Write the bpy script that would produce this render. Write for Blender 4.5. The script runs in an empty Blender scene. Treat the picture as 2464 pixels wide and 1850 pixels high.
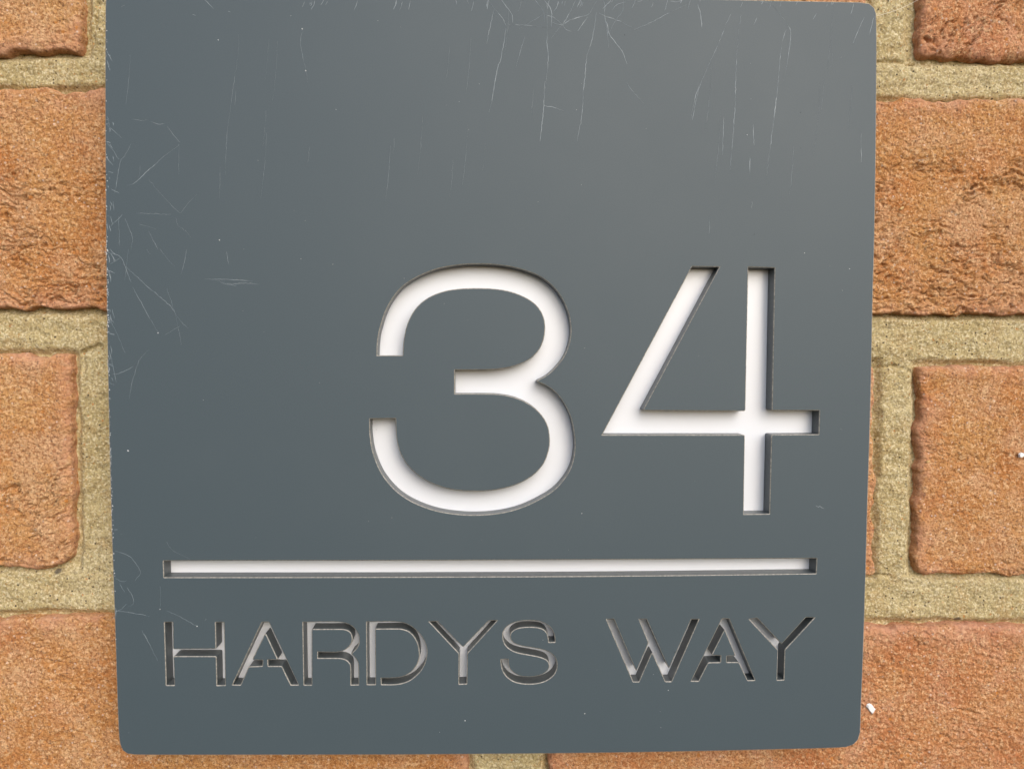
import bpy, math, random
import numpy as np
from mathutils import Matrix, Vector
from mathutils.geometry import delaunay_2d_cdt

# ------------------------------------------------------------------ camera
# Wall frame: X right, Z up, +Y into the wall.  The front face of the sign is the plane y=0,
# the foot of the camera's perpendicular on it is at (0, 0, H).
F = 1760.0                      # focal length in photo pixels (2464 wide)
D = 0.199                       # camera distance from the sign face, metres
H = 1.5                         # height of that point above the ground
BRICK_Y = 0.0115                # mean depth of the brick faces behind the sign face
PLATE_T = 0.0045
down = Vector((-187.0, 41505.0, 1760.0)).normalized()
into = Vector((-62.0, -75.0, 1760.0)); into = (into - down*into.dot(down)).normalized()
right = down.cross(into)
R = Matrix(((right.x, into.x, -down.x), (right.y, into.y, -down.y), (right.z, into.z, -down.z)))  # world -> cam(right,down,fwd)
sc = bpy.context.scene
cam = bpy.data.cameras.new('camera'); cam.sensor_width = 36; cam.lens = F/2464*36
cam.clip_start = 0.01; cam.clip_end = 200
co = bpy.data.objects.new('camera', cam); sc.collection.objects.link(co); sc.camera = co
RT = R.transposed()
cr, cd, cf = RT.col[0], RT.col[1], RT.col[2]
m = Matrix.Identity(4)
for i in range(3):
    m[i][0] = cr[i]; m[i][1] = -cd[i]; m[i][2] = -cf[i]
m[0][3] = 0; m[1][3] = -D; m[2][3] = H
co.matrix_world = m

# ------------------------------------------------------------------ light
SUN_EL, SUN_AZ = 31, 159        # from the upper right, in front of the wall
w = bpy.data.worlds.new('World'); sc.world = w; w.use_nodes = True
nt = w.node_tree; bg = nt.nodes['Background']
sky = nt.nodes.new('ShaderNodeTexSky'); sky.sky_type = 'NISHITA'; sky.sun_disc = False
sky.sun_elevation = math.radians(SUN_EL); sky.sun_rotation = math.radians(SUN_AZ)
sky.dust_density = 3; sky.ozone_density = 1.0; sky.air_density = 1.0
nt.links.new(sky.outputs[0], bg.inputs[0]); bg.inputs[1].default_value = 0.12
sun = bpy.data.lights.new('sun', 'SUN'); sun.energy = 1.3; sun.angle = math.radians(62); sun.color = (1, .985, .965)
so = bpy.data.objects.new('sun', sun); sc.collection.objects.link(so)
e, a = math.radians(SUN_EL), math.radians(SUN_AZ)
sd = Vector((math.sin(a)*math.cos(e), math.cos(a)*math.cos(e), math.sin(e)))
so.rotation_euler = sd.to_track_quat('Z', 'Y').to_euler(); so.location = (1, -2, 4)
sc.view_settings.view_transform = 'Standard'; sc.view_settings.look = 'None'
sc.view_settings.exposure = 0.42; sc.view_settings.gamma = 1
sc.render.engine = 'CYCLES'

rnd = random.Random(7)

# ------------------------------------------------------------------ measuring
def at(u, v, y=0.0):
    """wall-plan position (x, z) in metres of a feature measured at photo pixel (u, v), on the plane y"""
    d = RT @ Vector(((u-1232)/F, (v-925)/F, 1))
    t = (y + D)/d.y
    return (d.x*t, H + d.z*t)
def zoomed(x0, y0, s):
    return lambda x, y: (x0 + x/s, y0 + y/s)

# ------------------------------------------------------------------ helpers
def link(o, parent=None):
    sc.collection.objects.link(o)
    if parent: o.parent = parent
    return o
def mesh_obj(name, verts, faces, mats, parent=None, idx=None, smooth=False):
    me = bpy.data.meshes.new(name)
    me.from_pydata(verts, [], faces)
    for mm in (mats if isinstance(mats, list) else [mats]): me.materials.append(mm)
    if idx is not None: me.polygons.foreach_set('material_index', idx)
    if smooth: me.polygons.foreach_set('use_smooth', [True]*len(me.polygons))
    me.update()
    return link(bpy.data.objects.new(name, me), parent)
def grid_obj(name, X, Y, Z, mat, parent=None, smooth=True):
    """regular grid of numpy coordinates -> mesh"""
    ny, nx = X.shape
    co_ = np.stack([X, Y, Z], -1).reshape(-1, 3).astype(np.float32)
    i = np.arange(ny*nx).reshape(ny, nx)
    q = np.stack([i[:-1, :-1], i[:-1, 1:], i[1:, 1:], i[1:, :-1]], -1).reshape(-1, 4)
    me = bpy.data.meshes.new(name)
    me.vertices.add(len(co_)); me.vertices.foreach_set('co', co_.ravel())
    me.loops.add(q.size); me.loops.foreach_set('vertex_index', q.ravel().astype(np.int32))
    me.polygons.add(len(q)); me.polygons.foreach_set('loop_start', np.arange(0, q.size, 4, dtype=np.int32))
    me.polygons.foreach_set('loop_total', np.full(len(q), 4, dtype=np.int32))
    me.polygons.foreach_set('use_smooth', np.full(len(q), smooth))
    me.materials.append(mat); me.update(calc_edges=True)
    return link(bpy.data.objects.new(name, me), parent)
def empty(name, loc):
    o = bpy.data.objects.new(name, None); o.location = loc; o.empty_display_size = .05
    return link(o)

# ---- 2-D gradient noise in numpy (units: cells)
_tab = np.random.RandomState(11).rand(256, 256)*2*np.pi
def perlin(x, y):
    xi = np.floor(x).astype(int); yi = np.floor(y).astype(int); xf = x-xi; yf = y-yi
    def g(ix, iy, fx, fy):
        an = _tab[(ix+37*(iy >> 8)) & 255, iy & 255]
        return np.cos(an)*fx + np.sin(an)*fy
    u = xf*xf*xf*(xf*(xf*6-15)+10); v = yf*yf*yf*(yf*(yf*6-15)+10)
    a0 = g(xi, yi, xf, yf)*(1-u) + g(xi+1, yi, xf-1, yf)*u
    a1 = g(xi, yi+1, xf, yf-1)*(1-u) + g(xi+1, yi+1, xf-1, yf-1)*u
    return (a0*(1-v) + a1*v)*1.4
def fbm(x, y, n=4, gain=.5):
    s = 0; a_ = 1
    for k in range(n):
        c_, s_ = math.cos(.9*k), math.sin(.9*k)
        s = s + a_*perlin((x*c_-y*s_)*2**k + 17.3*k, (x*s_+y*c_)*2**k + 9.1*k); a_ *= gain
    return s
def smooth(t): t = np.clip(t, 0, 1); return t*t*(3-2*t)

# ------------------------------------------------------------------ materials
def new_mat(name):
    mt = bpy.data.materials.new(name); mt.use_nodes = True
    return mt, mt.node_tree, mt.node_tree.nodes['Principled BSDF']
def N(t, kind, **kw):
    n = t.nodes.new(kind)
    for k, v in kw.items(): setattr(n, k, v)
    return n
def noise(t, co_, scale, detail=2, rough=.5, lac=2.0):
    n = N(t, 'ShaderNodeTexNoise'); n.inputs['Scale'].default_value = scale
    n.inputs['Detail'].default_value = detail; n.inputs['Roughness'].default_value = rough
    t.links.new(co_, n.inputs['Vector']); return n.outputs['Fac']
def ramp(t, f, a_, b_):
    n = N(t, 'ShaderNodeMapRange'); n.clamp = True
    n.inputs['From Min'].default_value = a_; n.inputs['From Max'].default_value = b_
    t.links.new(f, n.inputs['Value']); return n.outputs['Result']
def mix(t, f, c1, c2):
    n = N(t, 'ShaderNodeMix', data_type='RGBA')
    if isinstance(f, float): n.inputs['Factor'].default_value = f
    else: t.links.new(f, n.inputs['Factor'])
    for c, s in ((c1, n.inputs['A']), (c2, n.inputs['B'])):
        if isinstance(c, tuple): s.default_value = (*c, 1)
        else: t.links.new(c, s)
    return n.outputs['Result']
def mul(t, a_, b_):
    n = N(t, 'ShaderNodeMath', operation='MULTIPLY')
    for c, s in ((a_, n.inputs[0]), (b_, n.inputs[1])):
        if isinstance(c, (int, float)): s.default_value = c
        else: t.links.new(c, s)
    return n.outputs[0]
def add(t, a_, b_):
    n = N(t, 'ShaderNodeMath', operation='ADD'); t.links.new(a_, n.inputs[0]); t.links.new(b_, n.inputs[1]); return n.outputs[0]
def coords(t, world=True):
    if world: return N(t, 'ShaderNodeNewGeometry').outputs['Position']
    return N(t, 'ShaderNodeTexCoord').outputs['Object']
def grains(t, co_, scale, thr, rad=.33):
    """mask of scattered grains: voronoi cells, a random few of them, only near their centres"""
    v = N(t, 'ShaderNodeTexVoronoi'); v.inputs['Scale'].default_value = scale; t.links.new(co_, v.inputs['Vector'])
    sx = N(t, 'ShaderNodeSeparateColor'); t.links.new(v.outputs['Color'], sx.inputs[0])
    a_ = ramp(t, sx.outputs[0], thr, thr+.02); b_ = ramp(t, v.outputs['Distance'], rad, rad*.6)
    return mul(t, a_, b_), sx.outputs[1]
def bump(t, bsdf, h, dist, strength=1.0):
    b_ = N(t, 'ShaderNodeBump'); b_.inputs['Distance'].default_value = dist; b_.inputs['Strength'].default_value = strength
    t.links.new(h, b_.inputs['Height']); t.links.new(b_.outputs[0], bsdf.inputs['Normal'])

def brick_material(name, base, tan, pink):
    mt, t, b = new_mat(name); c = coords(t)
    col = mix(t, ramp(t, noise(t, c, 60, 4, .6), .35, .65), base, tan)
    col = mix(t, mul(t, ramp(t, noise(t, c, 75, 6, .7), .47, .62), .65), col, pink)
    col = mix(t, mul(t, ramp(t, noise(t, c, 1000, 3, .7), .50, .62), .6), col, (.80, .56, .33))
    col = mix(t, mul(t, ramp(t, noise(t, c, 1500, 3, .7), .5, .41), .68), col, (.25, .088, .028))
    at_ = N(t, 'ShaderNodeAttribute'); at_.attribute_name = 'margin'
    col = mix(t, mul(t, mul(t, at_.outputs['Fac'], ramp(t, noise(t, c, 90, 5, .65), .40, .56)), .5), col, (.60, .31, .215))
    g, r_ = grains(t, c, 1000, .84); col = mix(t, mul(t, g, .65), col, (.13, .075, .06))
    g, r_ = grains(t, c, 900, .90); col = mix(t, mul(t, g, .6), col, (.72, .60, .52))
    g, r_ = grains(t, c, 520, .955); col = mix(t, mul(t, g, .8), col, (.55, .22, .05))
    t.links.new(col, b.inputs['Base Color']); b.inputs['Roughness'].default_value = .9
    b.inputs['Specular IOR Level'].default_value = .25
    h = add(t, noise(t, c, 1600, 3, .75), mul(t, noise(t, c, 600, 3, .6), .9))
    bump(t, b, h, .0006, 1)
    return mt
M_BRICK = [brick_material('brick_orange', (.49, .205, .066), (.56, .30, .115), (.61, .365, .21)),
           brick_material('brick_tan', (.515, .235, .08), (.57, .32, .13), (.62, .39, .225)),
           brick_material('brick_red', (.50, .20, .08), (.55, .28, .12), (.63, .355, .225))]
mt, t, b = new_mat('mortar_sand'); c = coords(t)
col = mix(t, ramp(t, noise(t, c, 45, 4, .6), .35, .68), (.455, .36, .175), (.55, .46, .26))
col = mix(t, mul(t, ramp(t, noise(t, c, 150, 3, .6), .5, .7), .6), col, (.46, .31, .14))
col = mix(t, mul(t, ramp(t, noise(t, c, 1500, 2, .6), .5, .62), .6), col, (.80, .73, .52))
col = mix(t, mul(t, ramp(t, noise(t, c, 1300, 2, .6), .48, .39), .6), col, (.22, .165, .08))
g, r_ = grains(t, c, 1000, .80); col = mix(t, mul(t, g, .7), col, (.45, .24, .07))
g, r_ = grains(t, c, 1000, .91); col = mix(t, g, col, (.07, .06, .045))
g, r_ = grains(t, c, 750, .95); col = mix(t, mul(t, g, .8), col, (.48, .21, .06))
g, r_ = grains(t, c, 260, .965); col = mix(t, mul(t, g, .8), col, (.10, .09, .08))
t.links.new(col, b.inputs['Base Color']); b.inputs['Roughness'].default_value = .95; b.inputs['Specular IOR Level'].default_value = .2
bump(t, b, add(t, noise(t, c, 2000, 3, .7), noise(t, c, 600, 3, .6)), .0005, 1)
M_MORTAR = mt

mt, t, b = new_mat('grey_acrylic'); c = coords(t)
mp = N(t, 'ShaderNodeMapping'); mp.inputs['Scale'].default_value = (1, 1, .12); t.links.new(c, mp.inputs[0])
col = mix(t, ramp(t, noise(t, c, 3500, 2, .6), .3, .7), (.049, .073, .089), (.061, .087, .106))
col = mix(t, mul(t, ramp(t, noise(t, c, 25, 5, .6), .5, .75), .25), col, (.068, .092, .108))
t.links.new(col, b.inputs['Base Color']); b.inputs['Roughness'].default_value = .42
b.inputs['Specular IOR Level'].default_value = .50
ro = ramp(t, noise(t, c, 30, 5, .65), .2, .8); mr = N(t, 'ShaderNodeMapRange'); mr.inputs['To Min'].default_value = .53; mr.inputs['To Max'].default_value = .57
t.links.new(ro, mr.inputs['Value']); t.links.new(mr.outputs[0], b.inputs['Roughness'])
bump(t, b, add(t, noise(t, c, 2500, 2, .6), mul(t, noise(t, mp.outputs[0], 900, 2, .6), .6)), .00002, .35)
M_PLATE = mt
mt, t, b = new_mat('grey_acrylic_cut_edge'); c = coords(t)
t.links.new(mix(t, ramp(t, noise(t, c, 800, 3, .6), .3, .7), (.055, .070, .078), (.085, .10, .105)), b.inputs['Base Color'])
b.inputs['Roughness'].default_value = .38
M_CUT = mt
mt, t, b = new_mat('scuffed_arris'); c = coords(t)
t.links.new(mix(t, ramp(t, noise(t, c, 1500, 3, .6), .35, .65), (.17, .17, .155), (.38, .36, .32)), b.inputs['Base Color'])
b.inputs['Roughness'].default_value = .5
M_ARRIS = mt
mt, t, b = new_mat('white_acrylic'); c = coords(t)
col = mix(t, ramp(t, noise(t, c, 60, 3, .6), .3, .8), (.76, .80, .87), (.745, .78, .845))
g, r_ = grains(t, c, 330, .965, .10); col = mix(t, mul(t, g, .9), col, (.05, .04, .03))
t.links.new(col, b.inputs['Base Color']); b.inputs['Roughness'].default_value = .25
b.inputs['Subsurface Weight'].default_value = .15; b.inputs['Subsurface Radius'].default_value = (1, .95, .9); b.inputs['Subsurface Scale'].default_value = .002
M_WHITE = mt
mt, t, b = new_mat('scratch_pale'); b.inputs['Base Color'].default_value = (.34, .39, .43, 1); b.inputs['Roughness'].default_value = .6
M_SCRATCH = mt
mt, t, b = new_mat('white_paint'); b.inputs['Base Color'].default_value = (.82, .83, .85, 1); b.inputs['Roughness'].default_value = .6
M_PAINT = mt
mt, t, b = new_mat('straw_seed'); b.inputs['Base Color'].default_value = (.62, .42, .18, 1); b.inputs['Roughness'].default_value = .6
M_SEED = mt
mt, t, b = new_mat('dark_grit'); b.inputs['Base Color'].default_value = (.02, .02, .02, 1); b.inputs['Roughness'].default_value = .7
M_GRIT = mt
mt, t, b = new_mat('cobweb_silk'); b.inputs['Base Color'].default_value = (.8, .78, .7, 1); b.inputs['Roughness'].default_value = .4
M_WEB = mt

# ------------------------------------------------------------------ the wall
FX = [(-.165, -.100), (.088, .175)]        # where the relief is modelled finely (x, wall frame)
FZ = (H-.132, H+.112)
def axis(a0, a1, zones, fine, coarse, edge=.004):
    out = [a0]; p = a0
    while p < a1 - 1e-9:
        st = fine if any(z0 <= p <= z1 for z0, z1 in zones) else coarse
        if p-a0 < edge or a1-p < edge: st = min(st, max(fine, .0006))
        p += st; out.append(min(p, a1))
    if out[-1]-out[-2] < fine*.3: out.pop(-2)
    return np.array(out)

def relief(x, z, seed, style):
    """surface of a soft-mud brick: broad waves, drag creases, lumps and pits (metres, + = proud)"""
    X = x*1000+seed*91.7; Z = z*1000+seed*57.3
    ang = style['ang']; ca, sa = math.cos(ang), math.sin(ang)
    u = X*ca+Z*sa; v = -X*sa+Z*ca
    wx = fbm(X/9, Z/9, 3)*4.5; wz = fbm(X/9+50, Z/9+20, 3)*4.5
    h = .30*fbm(X/22, Z/16, 3)
    m1 = smooth((fbm(X/17+7, Z/13+3, 2)+style['mask']+style.get('low', 0)*np.clip((style['zm']-z)/.03, -1, 1))/.6)
    r1 = np.clip(1-np.abs(fbm((u+wx)/17, (v+wz*.7)/2.9, 3, .5)), 0, 1)
    m2 = smooth((fbm(X/6+70, Z/3+33, 2)+.25)/.5)
    h = h - 1.3*style['crease']*m1*m2*r1**12
    r2 = np.clip(1-np.abs(fbm((u+wx*.6)/8+31, (v+wz*.4)/1.8+11, 2)), 0, 1)
    h = h - .75*style['crease']*m1*(1-.6*m2)*r2**9
    h = h + style['lump']*fbm(X/2.0, Z/1.5, 3, .65) + .19*fbm(X/.62, Z/.55, 2, .8)
    h = h - .5*smooth((fbm(X/2.1+90, Z/1.9+70, 2)-.66)/.2)
    return h/1000

BR = {}   # plan outlines of the fine bricks, for the mortar profile
def pad0(A): return np.pad(A, 1, mode='edge')
def brick(quad, seed, style, parent, mat, dy=0.0, fine=True):
    """quad = TL, TR, BR, BL in wall plan metres"""
    TL, TR, BRt, BL = [np.array(p) for p in quad]
    x0, x1 = min(TL[0], BL[0]), max(TR[0], BRt[0]); z0, z1 = (BL[1]+BRt[1])/2, (TL[1]+TR[1])/2
    if fine:
        xa = axis(x0, x1, FX, .00030, .0016 if z0 > H-.10 else .0007)
        za = axis(z0, z1, [FZ], .00030, .0016)
    else:
        xa = axis(x0, x1, [], .0012, .0035); za = axis(z0, z1, [], .0012, .0035)
    W_, H_ = x1-x0, z1-z0
    style = dict(style, zm=(z0+z1)/2)
    gx, gz = np.meshgrid(xa-x0, za-z0)
    rcs = style.get('rc', (.002, .002, .002, .002))     # TL, TR, BR, BL
    lft, up = gx < W_/2, gz > H_/2
    rc = np.where(lft & up, rcs[0], np.where(~lft & up, rcs[1], np.where(~lft, rcs[2], rcs[3])))
    # rounded corners: the corner cells of the square plan are pulled onto a quarter disc
    ax = np.where(gx < rc, rc-gx, np.where(gx > W_-rc, gx-(W_-rc), 0)); sx = np.where(gx < rc, -1, 1)
    az = np.where(gz < rc, rc-gz, np.where(gz > H_-rc, gz-(H_-rc), 0)); sz = np.where(gz < rc, -1, 1)
    L = np.hypot(ax, az)+1e-12; mm = np.maximum(ax, az); both = (ax > 0) & (az > 0)
    k = np.where(both, mm/L, 1)
    px_ = np.where(both, gx+sx*ax*(k-1), gx); pz_ = np.where(both, gz+sz*az*(k-1), gz)
    d = np.minimum(np.minimum(gx, W_-gx), np.minimum(gz, H_-gz))
    s, tt = px_/W_, pz_/H_
    X = (BL[0]*(1-s)+BRt[0]*s)*(1-tt)+(TL[0]*(1-s)+TR[0]*s)*tt
    Z = (BL[1]*(1-s)+BRt[1]*s)*(1-tt)+(TL[1]*(1-s)+TR[1]*s)*tt
    # ragged arrises
    fade = np.exp(-d/.004)
    jx = (fbm(Z*1000/9+seed*3.3, X*1000/40+seed, 4, .55))*.0011; jz = (fbm(X*1000/9+seed*5.1, Z*1000/40+seed*2, 4, .55))*.0011
    X = X+jx*fade; Z = Z+jz*fade
    rr = style.get('rr', .0010)+.0009*fbm(X*1000/6+seed, Z*1000/6, 2)
    rr = np.clip(rr, .0007, .004); q = np.clip(1-d/rr, 0, 1)
    drop = rr*(1-np.sqrt(np.clip(1-q*q, 0, 1)))
    lip = -.0004*np.exp(-((d-.0028)/.0016)**2)*smooth(fbm(X*1000/14+seed, Z*1000/14, 2)+.5)   # raised lip along the arris
    hh = relief(X, Z, seed, style)
    Y = BRICK_Y+dy - hh*smooth(d/.0015+.15) + drop + lip
    marg = pad0(np.exp(-np.maximum(d-.0006, 0)/.0034))
    # skirt going back into the wall
    def pad(A): return np.pad(A, 1, mode='edge')
    X, Y, Z = pad(X), pad(Y), pad(Z)
    msk = np.zeros_like(Y, bool); msk[0, :] = msk[-1, :] = msk[:, 0] = msk[:, -1] = True
    Y[msk] = BRICK_Y+.014
    o = grid_obj('brick', X, Y, Z-0, mat, None)
    o.data.attributes.new('margin', 'FLOAT', 'POINT').data.foreach_set('value', marg.ravel().astype(np.float32))
    o.parent = parent; o.matrix_parent_inverse = Matrix.Translation(-Vector(parent.location))
    BR.setdefault('q', []).append((x0, x1, TL, TR, BRt, BL))
    return o

wall = empty('brick_wall', (0, BRICK_Y, H))
wall['label'] = 'orange handmade brick wall with sandy yellow mortar joints behind the grey sign'
wall['category'] = 'wall'
def W(u, v): return at(u, v, BRICK_Y)
P = lambda *p: [W(*q) for q in p]
S_smooth = dict(ang=.05, mask=-.1, crease=.5, lump=.18)
S_crease = dict(ang=.08, mask=.15, crease=1.35, lump=.22, low=.6)
S_diag = dict(ang=.6, mask=.1, crease=1.3, lump=.16, rc=(.002, .0014, .006, .003), low=.5, rr=.0020)
S_rough = dict(ang=-.2, mask=.05, crease=.7, lump=.22)
fine = [
    # top course
    (P((-1600, -398), (190, -398), (194, 122), (-1600, 122)), 1, S_smooth, 1, 0),
    (P((297, -395), (2092, -385), (2093, 123), (300, 121)), 2, S_rough, 0, .0006),
    (P((2212, -383), (4000, -370), (4000, 151), (2216, 140)), 3, dict(S_diag, ang=.9), 2, 0),
    # second course
    (P((-640, 214), (1100, 219), (1100, 744), (-640, 742)), 4, S_crease, 0, -.0004),
    (P((1205, 228), (3010, 252), (3010, 762), (1205, 747)), 5, dict(S_crease, ang=-.04, mask=.3, lump=.26, crease=1.3), 0, -.0003),
    # third course
    (P((-1620, 846), (168, 855), (173, 1368), (-1620, 1366)), 6, S_diag, 1, 0),
    (P((290, 858), (2106, 876), (2104, 1386), (290, 1370)), 7, S_rough, 0, .0003),
    (P((2217, 880), (4000, 895), (4000, 1400), (2205, 1384)), 8, dict(S_rough, ang=-.1, lump=.15, mask=-.05, rc=(.0016, .002, .003, .0035), rr=.0018), 0, 0),
    # bottom course
    (P((-680, 1482), (1128, 1494), (1128, 2000), (-680, 2000)), 9, dict(S_smooth, lump=.2), 0, 0),
    (P((1324, 1499), (3130, 1513), (3130, 2010), (1322, 2000)), 10, dict(S_rough, lump=.28, mask=.15), 2, -.0002),
]
for q, sd_, st, mi, dy in fine:
    brick(q, sd_, st, wall, M_BRICK[mi], dy)
nf = len(BR['q'])
# courses just outside the photograph, plain copies of the same bond
seed = 20
for rowtop, offs in ((-1030, 0), (2110, 1), (2740, 0)):
    for k in range(-1, 2):
        u0 = (-640 if offs == 0 else 290) + (k if offs == 0 else k)*1905 - (0 if offs == 0 else 0)
        if rowtop < 0: u0 += 0
        q = P((u0, rowtop), (u0+1800, rowtop), (u0+1800, rowtop+520), (u0, rowtop+520))
        brick(q, seed, rnd.choice([S_smooth, S_rough, S_diag, S_crease]), wall, rnd.choice(M_BRICK), rnd.uniform(-.0005, .0006), fine=False); seed += 1
# mortar: one lumpy sheet, set back from the brick faces, swelling between them
x0, z1 = W(-1400, -1030); x1, z0 = W(3600, 3300)
z1 = H+.22; z0 = H-.28; x0 = -.33; x1 = .35
xa = axis(x0, x1, FX, .00036, .0016, 0); za = axis(z0, z1, [FZ], .00036, .0016, 0)
xm0, xm1 = W(1110, 1840)[0], W(1340, 1840)[0]
xa = np.unique(np.concatenate([xa, np.arange(xm0, xm1, .0005)]))
gx, gz = np.meshgrid(xa, za)
dist = np.full(gx.shape, 1.0); below = np.zeros(gx.shape)
for (bx0, bx1, TL, TR, BRt, BL) in BR['q']:
    s = np.clip((gx-bx0)/(bx1-bx0), 0, 1)
    top = TL[1]*(1-s)+TR[1]*s; bot = BL[1]*(1-s)+BRt[1]*s
    dx = np.maximum(bx0-gx, gx-bx1); dz = np.maximum(bot-gz, gz-top)
    dd = np.where((dx < 0) & (dz < 0), np.maximum(dx, dz), np.hypot(np.maximum(dx, 0), np.maximum(dz, 0)))
    dist = np.minimum(dist, dd)
Xm, Zm = gx*1000, gz*1000
wob = fbm(Xm/11, Zm/6, 3)*.0006
prof = smooth((dist+wob)/.0024)
h = -.0036+.0020*prof + .00045*fbm(Xm/14+3, Zm/5+8, 3)*prof + .00016*fbm(Xm/1.3, Zm/1.1, 3, .65) + .0003*fbm(Xm/3.5, Zm/3, 2)*prof
# trowel lines where bed joint and cross joint meet
def seam(u0, v0, u1, v1, depth=.0010, wd=.0004):
    global h
    (ax_, az_), (bx_, bz_) = W(u0, v0), W(u1, v1)
    ex, ez = bx_-ax_, bz_-az_; LL = ex*ex+ez*ez
    tt = np.clip(((gx-ax_)*ex+(gz-az_)*ez)/LL, 0, 1)
    dd = np.hypot(gx-(ax_+tt*ex), gz-(az_+tt*ez)+.0005*fbm(Xm/5, Zm/5, 3))
    h = h - depth*np.exp(-(dd/wd)**2)
seam(2105, 144, 2215, 148); seam(2095, 886, 2160, 880, .0008); seam(2160, 880, 2198, 895, .0006)
seam(190, 847, 232, 832, .0012, .0006); seam(190, 847, 193, 900, .001, .0006); seam(2103, 1392, 2150, 1388, .0009, .0005)
seam(228, 0, 222, 40, .0012, .0005); seam(222, 40, 214, 95, .0012, .0005)
mo = grid_obj('mortar', gx, BRICK_Y-h, gz, M_MORTAR)
mo.parent = wall; mo.matrix_parent_inverse = Matrix.Translation(-Vector(wall.location))

def flake(name, u, v, pts, mat, parent, y, thick=.0003):
    """small irregular flake with a chamfered edge; pts in photo pixels about (u, v)"""
    vs = []; n = len(pts)
    for (k, dep) in ((1, 0), (.72, -thick)):
        for (dx, dy_) in pts:
            x_, z_ = at(u+dx*k, v+dy_*k, y); vs.append((x_-parent.location[0], y+dep-parent.location[1], z_-parent.location[2]))
    fs = [tuple(range(n, 2*n))]+[(i, (i+1) % n, n+(i+1) % n, n+i) for i in range(n)]
    return mesh_obj(name, vs, fs, mat, parent)
flake('paint_fleck', 2096, 1704, [(-10, -11), (-4, -13), (1, -10), (5, -6), (7, -2), (11, 1), (8, 6), (6, 10), (2, 14), (-3, 8), (-6, 5), (-9, 0), (-12, -5)], M_PAINT, wall, BRICK_Y-.0004, .0005)
flake('paint_fleck', 2456, 1095, [(-6, -3), (0, -7), (7, -5), (9, 1), (2, 6), (-5, 5)], M_PAINT, wall, BRICK_Y-.0004, .0005)
flake('paint_fleck', 212, 1505, [(-8, 4), (-4, -6), (4, -9), (10, -5), (6, 4), (0, 8)], M_BRICK[1], wall, BRICK_Y-.0006, .0004)
flake('seed', 2233, 1110, [(-5, 2), (-3, -1), (3, -3), (5, -2), (3, 1), (-2, 4)], M_SEED, wall, BRICK_Y-.0004, .0004)
flake('seed', 2169, 501, [(-6, 4), (-4, 0), (2, -4), (6, -4), (5, 0), (-1, 5)], M_SEED, wall, BRICK_Y-.0005, .0004)

# ------------------------------------------------------------------ the sign
sign = empty('house_number_sign', (0, 0, H))
sign['label'] = 'square grey acrylic house sign reading 34 over HARDYS WAY, white showing through the cut-out numerals'
sign['category'] = 'sign'

def trace(pts, conv=None, step=5):
    """pts: (x, y) smooth, (x, y, 1) corner, in a local frame; returns a closed plan polygon in metres"""
    P_ = [((conv(p[0], p[1]) if conv else (p[0], p[1])), len(p) > 2) for p in pts]
    n = len(P_); out = []
    for i in range(n):
        p1, c1 = P_[i]; p2, c2 = P_[(i+1) % n]
        p0 = P_[i-1][0] if not c1 else (2*p1[0]-p2[0], 2*p1[1]-p2[1])
        p3 = P_[(i+2) % n][0] if not c2 else (2*p2[0]-p1[0], 2*p2[1]-p1[1])
        straight = c1 and c2
        L = math.hypot(p2[0]-p1[0], p2[1]-p1[1]); k = 1 if straight else max(1, int(L/step))
        for j in range(k):
            t_ = j/k
            q = [.5*((2*p1[a_])+(-p0[a_]+p2[a_])*t_+(2*p0[a_]-5*p1[a_]+4*p2[a_]-p3[a_])*t_**2+(-p0[a_]+3*p1[a_]-3*p2[a_]+p3[a_])*t_**3) for a_ in (0, 1)]
            out.append(q+[c1 and j == 0])
    # cutter radius: take the sharpness off flagged corners
    res = []; n = len(out); r_ = 2.2
    for i in range(n):
        x, y, cfl = out[i]
        if cfl:
            for nb in (out[i-1], out[(i+1) % n]):
                L = math.hypot(nb[0]-x, nb[1]-y); f = min(r_/L, .4)
                res.append((x+(nb[0]-x)*f, y+(nb[1]-y)*f))
            a_, b_ = res[-2], res[-1]
            res.insert(-1, ((a_[0]+b_[0]+2*x)/4, (a_[1]+b_[1]+2*y)/4))
        else: res.append((x, y))
    return [at(*p) for p in res]
def corners(pts): return [(x, y, 1) for x, y in pts]

z5 = zoomed(800, 580, 2.3077); z6 = zoomed(1400, 580, 2.3077)
three = trace([(244, 639, 1), (247, 560), (262, 480), (300, 370), (365, 272), (450, 207), (570, 155), (690, 131), (800, 124), (920, 129), (1040, 151), (1160, 197),
    (1250, 275), (1308, 382), (1327, 480), (1320, 560), (1290, 640), (1240, 705), (1190, 750), (1138, 777, 1), (1205, 808), (1270, 870), (1320, 960), (1343, 1050), (1350, 1140),
    (1338, 1225), (1305, 1300), (1235, 1382), (1140, 1442), (1040, 1486), (930, 1513), (800, 1524), (680, 1518), (560, 1496), (440, 1449), (345, 1383), (270, 1290),
    (224, 1180), (206, 1080), (203, 983, 1), (354, 981, 1), (358, 1080), (375, 1160), (415, 1235), (480, 1298), (560, 1343), (660, 1374), (780, 1384), (900, 1378), (1020, 1348),
    (1110, 1298), (1168, 1235), (1196, 1165), (1203, 1100), (1191, 1025), (1152, 960), (1090, 908), (1010, 872), (930, 856), (850, 852), (675, 852, 1), (675, 712, 1),
    (850, 711), (930, 706), (1010, 690), (1090, 655), (1145, 600), (1172, 530), (1176, 460), (1160, 402), (1120, 350), (1060, 312), (980, 283), (890, 269), (790, 266),
    (690, 271), (600, 289), (520, 327), (460, 384), (422, 455), (403, 530), (395, 600), (394, 639, 1)], z5)
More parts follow.
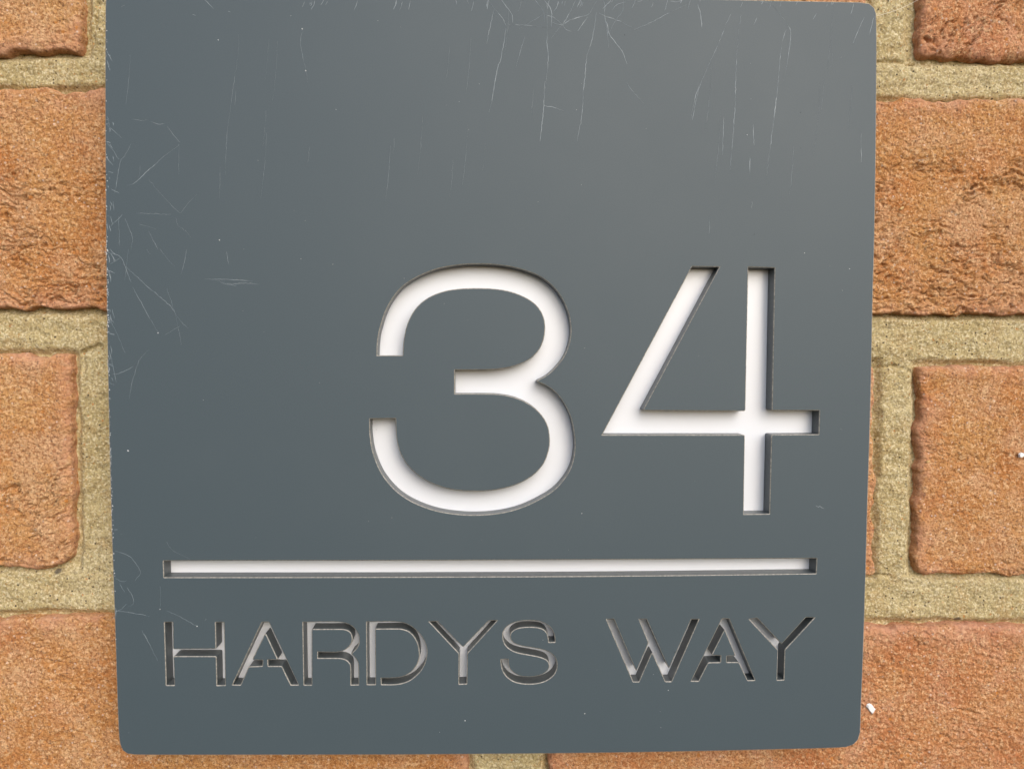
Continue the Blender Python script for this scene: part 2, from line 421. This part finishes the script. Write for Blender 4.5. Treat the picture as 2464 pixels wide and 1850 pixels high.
four = trace(corners([(610, 138), (770, 141), (345, 937), (905, 940), (921, 140), (1075, 146), (1060, 937), (1324, 937), (1320, 1077), (1057, 1079), (1046, 1518), (895, 1520), (902, 1080), (107, 1080)]), z6)
barr = trace([(391.3, 1347.5, 1), (900, 1346.6), (1375, 1344.8), (1967, 1341.4, 1), (1965.4, 1381.4, 1), (1680, 1385), (1375, 1387.8), (900, 1389.7), (392.7, 1390.5, 1)], None, 60)
zh = zoomed(370, 1450, 6.32); zr = zoomed(700, 1450, 6.32); zy = zoomed(1020, 1450, 6.32); zw = zoomed(1430, 1450, 3.95)
l_h = trace(corners([(152, 285), (298, 285), (303, 695), (938, 690), (928, 285), (1075, 285), (1085, 700), (1097, 1262), (950, 1265), (942, 822), (308, 822), (325, 1262), (182, 1262)]), zh)
l_a = trace(corners([(1640, 283), (1755, 283), (2213, 1255), (2080, 1258), (1940, 972), (1730, 972), (1722, 855), (1873, 855), (1697, 478), (1510, 858), (1668, 862), (1660, 972), (1452, 978), (1325, 1258), (1182, 1255)]), zh)
l_r = trace([(173, 285, 1), (450, 281), (700, 281), (830, 298), (930, 345), (1010, 430), (1045, 530), (1040, 620), (1000, 705), (925, 775, 1), (985, 830), (1023, 900), (1036, 980), (1038, 1252, 1),
    (905, 1257, 1), (903, 1000), (885, 925), (830, 875), (750, 852), (650, 850), (400, 850, 1), (398, 737, 1), (650, 741), (740, 734), (830, 700), (900, 630), (925, 560), (915, 490), (880, 440),
    (810, 413), (740, 408), (325, 410, 1), (325, 1257, 1), (190, 1257, 1)], zr, 2.5)
l_d = trace([(1142, 280, 1), (1350, 279), (1550, 278), (1700, 292), (1830, 345), (1950, 448), (2030, 560), (2070, 680), (2075, 790), (2040, 930), (1960, 1060), (1830, 1175), (1690, 1232), (1550, 1250),
    (1370, 1250, 1), (1362, 1135, 1), (1560, 1132), (1700, 1110), (1820, 1045), (1900, 950), (1942, 840), (1945, 740), (1920, 620), (1860, 510), (1780, 440), (1690, 410), (1600, 403), (1290, 405, 1),
    (1295, 1250, 1), (1150, 1250, 1)], zr, 2.5)
l_y = trace(corners([(62, 278), (208, 270), (595, 662), (985, 262), (1135, 258), (668, 770), (660, 1240), (525, 1245), (528, 775)]), zy)
l_s = trace([(2005, 606, 1), (1995, 500), (1955, 400), (1880, 325), (1760, 272), (1600, 257), (1450, 270), (1320, 312), (1230, 382), (1192, 470), (1198, 565), (1240, 655), (1330, 728), (1450, 772), (1600, 800),
    (1750, 830), (1855, 872), (1900, 935), (1890, 995), (1830, 1060), (1730, 1100), (1590, 1115), (1460, 1100), (1370, 1052), (1310, 980), (1292, 910), (1290, 848, 1), (1163, 848, 1), (1172, 960), (1212, 1070),
    (1290, 1158), (1410, 1218), (1580, 1242), (1750, 1227), (1880, 1180), (1980, 1100), (2028, 1000), (2030, 900), (1990, 805), (1910, 740), (1800, 700), (1650, 672), (1500, 648), (1390, 612), (1335, 560),
    (1322, 500), (1350, 442), (1430, 396), (1560, 377), (1700, 381), (1795, 403), (1855, 455), (1882, 530), (1890, 608, 1)], zy, 2.5)
l_w = trace(corners([(108, 152), (190, 148), (400, 638), (512, 378), (418, 150), (500, 148), (710, 615), (918, 150), (1003, 150), (738, 753), (672, 753), (550, 480), (428, 755), (366, 755)]), zw)
l_a2 = trace(corners([(1212, 145), (1285, 145), (1535, 740), (1455, 743), (1372, 570), (1253, 570), (1253, 498), (1338, 498), (1240, 265), (1125, 492), (1209, 495), (1205, 571), (1085, 573), (995, 750), (913, 748)]), zw)
l_y2 = trace(corners([(1462, 152), (1550, 138), (1780, 382), (2010, 132), (2108, 135), (1817, 447), (1808, 737), (1732, 740), (1740, 450)]), zw)
holes = [three, four, barr, l_h, l_a, l_r, l_d, l_y, l_s, l_w, l_a2, l_y2]
outline = trace([(310, -33), (1200, -14), (1810, .5), (2070, 5.8), (2092, 9), (2104, 19), (2109, 34), (2110, 70), (2109.5, 200), (2107.5, 400), (2104, 600), (2101, 700), (2095, 989), (2088.5, 1200),
    (2082.5, 1420), (2077, 1590), (2072.5, 1700), (2070.5, 1762), (2065, 1780), (2054, 1791), (2036, 1797.5), (1900, 1802), (1600, 1808.6), (1300, 1812.7), (1000, 1815), (800, 1815.6), (500, 1816), (325, 1815.6),
    (306, 1813), (295, 1805), (288.5, 1791), (285.5, 1770), (281.5, 1674), (275.5, 1485), (268.9, 1300), (262.5, 1060), (258, 830), (254.8, 600), (253, 362), (252.6, 145), (253.6, 0), (258, -20), (270, -30), (288, -33)], None, 30)

def area(p): return .5*sum(p[i-1][0]*p[i][1]-p[i][0]*p[i-1][1] for i in range(len(p)))
def offset(poly, d):
    """move a counter-clockwise polygon outwards by d (mitred)"""
    n = len(poly); out = []
    for i in range(n):
        a_, b_, c_ = Vector(poly[i-1]), Vector(poly[i]), Vector(poly[(i+1) % n])
        e1 = (b_-a_).normalized(); e2 = (c_-b_).normalized()
        n1 = Vector((e1.y, -e1.x)); n2 = Vector((e2.y, -e2.x)); mv = n1+n2
        if mv.length < 1e-6: mv = n1.copy()
        mv.normalize(); k = 1/max(.5, mv.dot(n1))
        out.append((b_.x+mv.x*d*k, b_.y+mv.y*d*k))
    return out
def inside(p, poly):
    c_ = False; x, y = p
    for i in range(len(poly)):
        (xa_, ya_), (xb_, yb_) = poly[i-1], poly[i]
        if (ya_ > y) != (yb_ > y) and x < (xb_-xa_)*(y-ya_)/(yb_-ya_)+xa_: c_ = not c_
    return c_
outline = outline if area(outline) > 0 else outline[::-1]
holes = [h_ if area(h_) > 0 else h_[::-1] for h_ in holes]
CH = .00022                                     # width of the broken arris
def cap(out_, hs):
    pts = []; edges = []
    for poly in [out_]+hs:
        b0 = len(pts); pts += [Vector(p) for p in poly]; n = len(poly)
        edges += [(b0+i, b0+(i+1) % n) for i in range(n)]
    v_, e_, f_, *_ = delaunay_2d_cdt(pts, edges, [], 1, 1e-9)
    keep = []
    for f in f_:
        cx = sum(v_[i].x for i in f)/len(f); cz = sum(v_[i].y for i in f)/len(f)
        if inside((cx, cz), out_) and not any(inside((cx, cz), h_) for h_ in hs): keep.append(list(f))
    return v_, keep
vs, fs, mi = [], [], []
def push(pv, y): vs.append((pv[0], y, pv[1]-H)); return len(vs)-1
front_out = offset(outline, -CH); front_holes = holes; wall_holes = [offset(h_, -CH) for h_ in holes]
v_, f_ = cap(front_out, front_holes); b0 = len(vs)
for p in v_: push((p.x, p.y), 0.0)
for f in f_: fs.append([b0+i for i in f]); mi.append(0)
v_, f_ = cap(outline, wall_holes); b0 = len(vs)
for p in v_: push((p.x, p.y), PLATE_T)
for f in f_: fs.append([b0+i for i in f][::-1]); mi.append(1)
def band(a_, b_, ya, yb, m_, flip):
    n = len(a_); ia = [push(p, ya) for p in a_]; ib = [push(p, yb) for p in b_]
    for i in range(n):
        f = [ia[i], ia[(i+1) % n], ib[(i+1) % n], ib[i]]
        fs.append(f[::-1] if flip else f); mi.append(m_)
band(front_out, outline, 0, CH*.8, 2, False); band(outline, outline, CH*.8, PLATE_T, 1, False)
for h_, wh in zip(front_holes, wall_holes):
    band(h_, wh, 0, CH*.8, 2, True); band(wh, wh, CH*.8, PLATE_T, 1, True)
mesh_obj('front_plate', vs, fs, [M_PLATE, M_CUT, M_ARRIS], sign, mi)
# white backing sheet, a little smaller than the plate, touching its back
bx = [p[0] for p in outline]; bz = [p[1] for p in outline]
bx0, bx1, bz0, bz1 = min(bx)+.010, max(bx)-.010, min(bz)+.008, max(bz)-.010
def slab(name, x0_, x1_, z0_, z1_, y0, y1, mat, parent, r_=.003, c_=.0003):
    pts = []
    for (cx, cz, a0) in ((x1_-r_, z1_-r_, 0), (x0_+r_, z1_-r_, 90), (x0_+r_, z0_+r_, 180), (x1_-r_, z0_+r_, 270)):
        for k in range(7):
            an = math.radians(a0+15*k); pts.append((cx+r_*math.cos(an), cz+r_*math.sin(an)))
    n = len(pts); v = []
    for (po, yy) in ((offset(pts, -c_), y0), (pts, y0+c_), (pts, y1-c_), (offset(pts, -c_), y1)):
        v += [(p[0], yy, p[1]-H) for p in po]
    f = [list(range(n)), list(range(3*n, 4*n))[::-1]]
    for k in range(3): f += [(k*n+i, k*n+(i+1) % n, (k+1)*n+(i+1) % n, (k+1)*n+i) for i in range(n)]
    return mesh_obj(name, v, f, mat, parent)
slab('backing_panel', bx0, bx1, bz0, bz1, PLATE_T+.00005, PLATE_T+.0055, M_WHITE, sign)

# ---- scratches and scuffs on the face, as hair-thin raised burrs
za = zoomed(1050, 0, 3.403); zb = zoomed(1664, 0, 2.765); zc = zoomed(0, 0, 2.765); zd = zoomed(0, 600, 3.687); ze = zoomed(0, 1300, 3.02); z1_ = lambda x, y: (x, y)
SCR = [
 (za, .8, [(425,0),(475,75),(540,150),(570,215)]), (za, 1, [(570,235),(550,370),(525,490),(500,570),(475,700),(450,850),(432,920)]),
 (za, .9, [(530,0),(600,90),(622,140),(625,190)]), (za, .7, [(470,85),(440,220),(412,360)]), (za, 1, [(805,0),(860,70),(882,120),(882,185)]),
 (za, 1, [(880,0),(930,60),(945,120),(942,225)]), (za, .8, [(905,25),(907,200),(907,350),(917,480),(905,620),(898,670),(905,700)]),
 (za, 1.2, [(890,670),(884,780),(878,900),(865,1020),(851,1157)]), (za, 1, [(878,870),(950,878),(1045,910)]),
 (za, 1, [(1140,0),(1110,70),(1070,145),(1030,205),(970,275),(940,320)]), (za, .9, [(890,120),(960,145),(1010,185),(1040,220),(1070,250),(1110,258)]),
 (za, 1, [(945,190),(1030,205),(1080,175),(1160,145),(1250,115),(1300,30),(1325,0)]), (za, .9, [(1240,140),(1155,260)]),
 (za, 1.1, [(1365,0),(1380,50),(1375,130),(1400,210),(1420,290),(1500,390),(1530,440),(1562,530)]), (za, .9, [(1440,0),(1360,75)]),
 (za, .9, [(1530,0),(1525,90),(1480,150),(1440,220),(1420,270)]), (za, .9, [(1330,110),(1430,150),(1520,185),(1605,232)]),
 (za, .7, [(1620,245),(1760,185),(1880,120),(2075,25)]), (za, .9, [(1312,100),(1290,250),(1265,360),(1230,480),(1220,600),(1203,740),(1200,870),(1180,1010),(1150,1160)]),
 (za, 1.1, [(2140,40),(2165,120),(2175,240)]), (za, .9, [(2160,690),(2120,800),(2080,990)]), (za, .7, [(1895,0),(1870,100)]), (za, .6, [(680,235),(760,190),(870,125)]),
 (za, .6, [(590,205),(720,208),(830,220),(930,238)]), (za, .8, [(1550,20),(1480,40),(1440,85)]), (za, .9, [(1910,10),(1960,18),(2020,5)]), (za, .6, [(725,300),(690,420),(650,560)]),
 (za, .8, [(1650,15),(1690,5)]), (za, .9, [(160,0),(165,40)]), (za, .8, [(250,0),(262,35)]), (za, .9, [(1380,130),(1410,370),(1400,390)]), (za, .5, [(1560,680),(1600,740),(1700,850)]),
 (zb, 1, [(530,30),(572,78),(640,170),(660,230),(640,400),(612,540)]), (zb, 1.4, [(630,200),(600,300),(580,500),(560,700),(540,850),(515,1050),(500,1170)]),
 (zb, .9, [(265,95),(235,150),(208,225),(130,400),(60,560),(20,720)]), (zb, .9, [(330,100),(310,260),(295,500),(290,700),(270,980),(255,1130)]), (zb, .7, [(215,780),(205,1030)]),
 (zb, .8, [(410,830),(415,970)]), (zb, 1, [(388,1050),(388,1170)]), (zb, .8, [(1150,120),(1110,200),(1075,290)]), (zb, .7, [(1215,110),(1180,240)]), (zb, .7, [(830,95),(808,130)]),
 (zb, .7, [(435,120),(415,165)]), (zb, .8, [(400,1340),(402,1390)]), (zb, .8, [(1128,890),(1130,1080)]), (zb, .6, [(430,0),(480,15),(530,30)]), (zb, .5, [(120,1450),(118,1560)]),
 (zc, 1, [(880,795),(930,802),(985,803)]), (zc, 1, [(1005,808),(1050,828),(1095,825)]), (zc, 1.1, [(1115,845),(1160,905),(1200,950)]),
 (zc, 1.8, [(1195,965),(1100,1035),(990,1130),(900,1215),(845,1235)]), (zc, 1, [(990,1195),(1060,1280),(1140,1365),(1200,1420)]), (zc, .7, [(1200,1420),(1255,1350),(1315,1290)]),
 (zc, .9, [(905,1420),(1020,1422),(1140,1428)]), (zc, 1, [(1170,1450),(1185,1500),(1240,1540),(1270,1585)]), (zc, .8, [(925,1492),(1030,1520)]), (zc, .9, [(785,1180),(760,1290)]),
 (zc, .9, [(870,960),(830,1040),(800,1080),(770,1240)]), (zc, .8, [(710,830),(790,900),(810,920)]), (zc, .8, [(705,940),(750,1000),(790,1060)]), (zc, .8, [(710,1050),(750,1100)]),
 (zc, 1, [(815,1430),(730,1510)]), (zc, .9, [(790,1440),(795,1640)]), (zc, .8, [(830,1450),(880,1580),(870,1659)]), (zc, .8, [(990,1540),(1050,1659)]), (zc, 1.1, [(1360,0),(1420,60)]),
 (zc, 1, [(710,340),(750,415)]), (zc, .7, [(1585,230),(1585,350),(1550,600),(1530,750),(1510,900),(1500,1165)]), (zc, .9, [(2015,190),(2000,300),(2035,470),(2045,550)]),
 (zc, .5, [(1190,960),(1188,1160)]), (zc, .5, [(1465,1110),(1460,1330)]), (zc, 1.2, [(1280,97),(1305,105)]), (zc, 1.2, [(1515,75),(1535,85)]), (zc, .9, [(805,50),(830,35)]),
 (zd, 1, [(1300,0),(1335,45)]), (zd, 1, [(1420,0),(1490,90),(1550,150)]), (zd, 1, [(1655,0),(1640,100),(1605,225)]), (zd, 1.2, [(1810,262),(1900,270),(1960,290),(2050,305),(2200,300),(2310,312)]),
 (zd, 1.2, [(1880,264),(2060,270),(2250,282)]), (zd, 1, [(1960,300),(2080,320),(2100,318)]), (zd, .8, [(2010,20),(2025,130)]), (zd, 1, [(1110,150),(1200,230),(1330,350),(1500,490),(1580,610),(1670,700)]),
 (zd, 1, [(1180,340),(1300,560),(1405,740)]), (zd, 1, [(950,30),(1060,60),(1110,150),(1160,290)]), (zd, .9, [(980,130),(1065,75)]), (zd, .8, [(1140,0),(1110,270)]),
 (zd, .8, [(970,610),(1040,750),(1110,920)]), (zd, .9, [(985,950),(1030,1180)]), (zd, .7, [(1320,890),(1240,980),(1180,1150),(1145,1330)]), (zd, .6, [(1480,350),(1550,560),(1610,850)]),
 (zd, .6, [(1600,680),(1460,760)]), (zd, 1, [(1000,1105),(1060,1100),(1180,1040)]),
 (ze, .9, [(840,75),(940,115),(1010,200),(1020,240)]), (ze, 1, [(835,270),(890,300),(925,290)]), (ze, .9, [(1210,10),(1260,75),(1380,135)]), (ze, .9, [(925,340),(960,400),(970,460),(940,475)]),
 (ze, .8, [(835,515),(880,500),(920,460)]), (ze, .9, [(840,510),(960,525),(1090,550)]), (ze, .7, [(1210,510),(1300,550),(1435,625)]), (ze, 1, [(1030,650),(1090,760),(1145,870)]),
 (ze, .6, [(1165,330),(1165,490)]), (ze, .8, [(870,310),(905,380)]), (ze, .7, [(1020,240),(985,290)]), (z6, 1, [(1297,1468),(1312,1478),(1320,1472),(1345,1484)]),
 (zb, .7, [(20,720),(5,800)]),
]
r2 = random.Random(3)
for k in range(60):                                   # short scuffs crowding the left edge
    v0 = r2.choice([r2.uniform(280, 900), r2.uniform(60, 1500)]); u0 = 256+(v0 > 900)*(v0-900)*.02+abs(r2.gauss(0, 7))
    an = r2.uniform(-1.9, -1.1) if r2.random() < .6 else r2.uniform(-3, 0); L = r2.uniform(4, 22)
    SCR.append((z1_, r2.uniform(.5, 1.0), [(u0, v0), (u0+abs(math.cos(an))*L*.5+r2.uniform(0, 2), v0-math.sin(an)*L*.6), (u0+abs(math.cos(an))*L, v0-math.sin(an)*L)]))
for k in range(40):                                   # and the top edge
    u0 = r2.uniform(700, 2080); L = r2.uniform(5, 26); v0 = -2+max(0, (u0-1800)*.02)+r2.uniform(0, 8)
    SCR.append((z1_, r2.uniform(.5, .9), [(u0, v0), (u0-L*.12, v0+L*.5), (u0-L*.3+r2.uniform(-3, 3), v0+L)]))
for k in range(26):                                   # long faint vertical hairlines in the upper half
    u0 = r2.uniform(300, 2080); v0 = r2.uniform(10, 420); L = r2.uniform(30, 170)
    SCR.append((z1_, r2.uniform(.22, .4), [(u0, v0), (u0-L*.03, v0+L*.5), (u0-L*.09, v0+L)]))
vs, fs = [], []
PXM = D/F
for conv, wd, pts in SCR:
    pp = [conv(*p) for p in pts]; dense = []
    for i in range(len(pp)-1):                        # catmull-rom then a small wander
        p0 = pp[max(i-1, 0)]; p1 = pp[i]; p2 = pp[i+1]; p3 = pp[min(i+2, len(pp)-1)]
        k = max(2, int(math.hypot(p2[0]-p1[0], p2[1]-p1[1])/5))
        for j in range(k+(i == len(pp)-2)):
            t_ = j/k
            dense.append([.5*((2*p1[a_])+(-p0[a_]+p2[a_])*t_+(2*p0[a_]-5*p1[a_]+4*p2[a_]-p3[a_])*t_**2+(-p0[a_]+3*p1[a_]-3*p2[a_]+p3[a_])*t_**3)+r2.gauss(0, .45) for a_ in (0, 1)])
    n = len(dense); q = [Vector(at(*p)) for p in dense]; prev = None; on = True
    for i in range(n):
        if min(i, n-1-i) and r2.random() < .10: on = not on
        tg = (q[min(i+1, n-1)]-q[max(i-1, 0)])
        tg = tg.normalized() if tg.length > 0 else Vector((1, 0)); nn = Vector((-tg.y, tg.x))
        e_ = .35+.65*min(1, 4*min(i, n-1-i)/max(1, n-1)); wv = PXM*(.56 if conv in (zc, zd, ze) else 1.0)*wd*e_*r2.uniform(.5, 1.25)*(1 if on else .4)*.5
        b0 = len(vs)
        for s_, yy in ((-wv, -.000004), (0, -.000022), (wv, -.000004)):
            pt = q[i]+nn*s_; vs.append((pt.x, yy, pt.y-H))
        if prev is not None: fs += [(prev, prev+1, b0+1, b0), (prev+1, prev+2, b0+2, b0+1)]
        prev = b0
so_ = mesh_obj('scratches', vs, fs, M_SCRATCH, sign); so_['kind'] = 'stuff'; so_['label'] = 'fine pale scratches scored into the grey face'
# pale and dark specks of dust
vs, fs, mi = [], [], []
def speck(u, v, r_, m_):
    x_, z_ = at(u, v); b0 = len(vs); n = 6; r_ *= PXM
    for k in range(n):
        an = k*math.pi/3; q = r_*r2.uniform(.45, .95); vs.append((x_+q*math.cos(an), -.000003, z_+q*math.sin(an)-H))
    vs.append((x_, -r_*.5-.00001, z_-H))
    for k in range(n): fs.append((b0+(k+1) % n, b0+k, b0+n)); mi.append(m_)
for u, v, r_, m_ in [(1119, 1733, 2.6, 0), (1407, 1716, 2, 0), (308, 1084, 3.2, 0), (411, 1620, 2.2, 0), (474, 1506, 2.2, 0), (385, 1465, 1.8, 0), (727, 70, 2.6, 0), (736, 171, 2.3, 0), (380, 801, 2, 0), (1926, 271, 2, 1),
                    (1815, 564, 2, 1), (1503, 85, 2, 1), (1608, 1660, 1.8, 0), (1400, 1235, 1.8, 0), (528, 578, 2, 0), (525, 97, 1.8, 0), (1936, 609, 1.8, 0), (2044, 647, 1.8, 0), (1623, 1568, 2, 1), (1798, 325, 1.6, 0), (1927, 357, 1.6, 1)]:
    speck(u, v, r_*.8, m_)
for k in range(170):                                  # frayed, chalky left arris
    v = r2.choice([r2.uniform(20, 1560), r2.gauss(680, 90), r2.gauss(1180, 130)])
    if not 10 < v < 1600: continue
    lu = [p for p in zip([252.6, 253, 254.8, 258, 262.5, 268.9, 275.5, 281.5], [0, 362, 600, 830, 1060, 1300, 1485, 1674])]
    i_ = max(j for j in range(8) if lu[j][1] <= v or j == 0); i_ = min(i_, 6)
    f_ = (v-lu[i_][1])/(lu[i_+1][1]-lu[i_][1]); speck(lu[i_][0]+(lu[i_+1][0]-lu[i_][0])*f_+r2.uniform(.5, 4.5), v, r2.uniform(.6, 1.7), 0)
for k in range(90): speck(r2.uniform(290, 2060), r2.uniform(5, 1780), r2.uniform(.35, .8), r2.random() < .25)
pr = [p for p in range(len(fs))]
d_ = mesh_obj('dust_specks', vs, fs, [M_PAINT, M_GRIT], sign, [int(x) for x in mi]); d_['kind'] = 'stuff'
# specks lying on holes would float: drop them
import bmesh
bm = bmesh.new(); bm.from_mesh(d_.data)
dead = [v for v in bm.verts if any(inside((v.co.x, v.co.z+H), offset(h_, .0002)) for h_ in holes)]
bmesh.ops.delete(bm, geom=dead, context='VERTS'); bm.to_mesh(d_.data); bm.free()

# ---- a cobweb strand from the corner of the sign to the brickwork
def strand(name, pts, r_):
    vs, fs = [], []
    for i, p in enumerate(pts):
        a_ = Vector(pts[max(i-1, 0)]); b_ = Vector(pts[min(i+1, len(pts)-1)]); tg = (b_-a_).normalized()
        s1 = tg.cross(Vector((0, 1, 0))).normalized(); s2 = tg.cross(s1)
        for k in range(4):
            an = k*math.pi/2; q = Vector(p)+s1*math.cos(an)*r_+s2*math.sin(an)*r_; vs.append(tuple(q))
    for i in range(len(pts)-1):
        for k in range(4): fs.append((4*i+k, 4*i+(k+1) % 4, 4*i+4+(k+1) % 4, 4*i+4+k))
    return mesh_obj(name, vs, fs, M_WEB)
a_ = at(2109, 39, .002); b_ = at(2213, -2, .011)
pts = [(a_[0]+(b_[0]-a_[0])*k/8, .002+.009*k/8, a_[1]+(b_[1]-a_[1])*k/8-.0006*math.sin(math.pi*k/8)) for k in range(9)]
cw = strand('cobweb_strand', pts, .000045)
cw['label'] = 'thin pale cobweb strand running from the sign corner to the upper right brick'; cw['category'] = 'cobweb'
tot = sum(len(o.data.polygons) for o in sc.objects if o.type == 'MESH'); print('polys', tot)
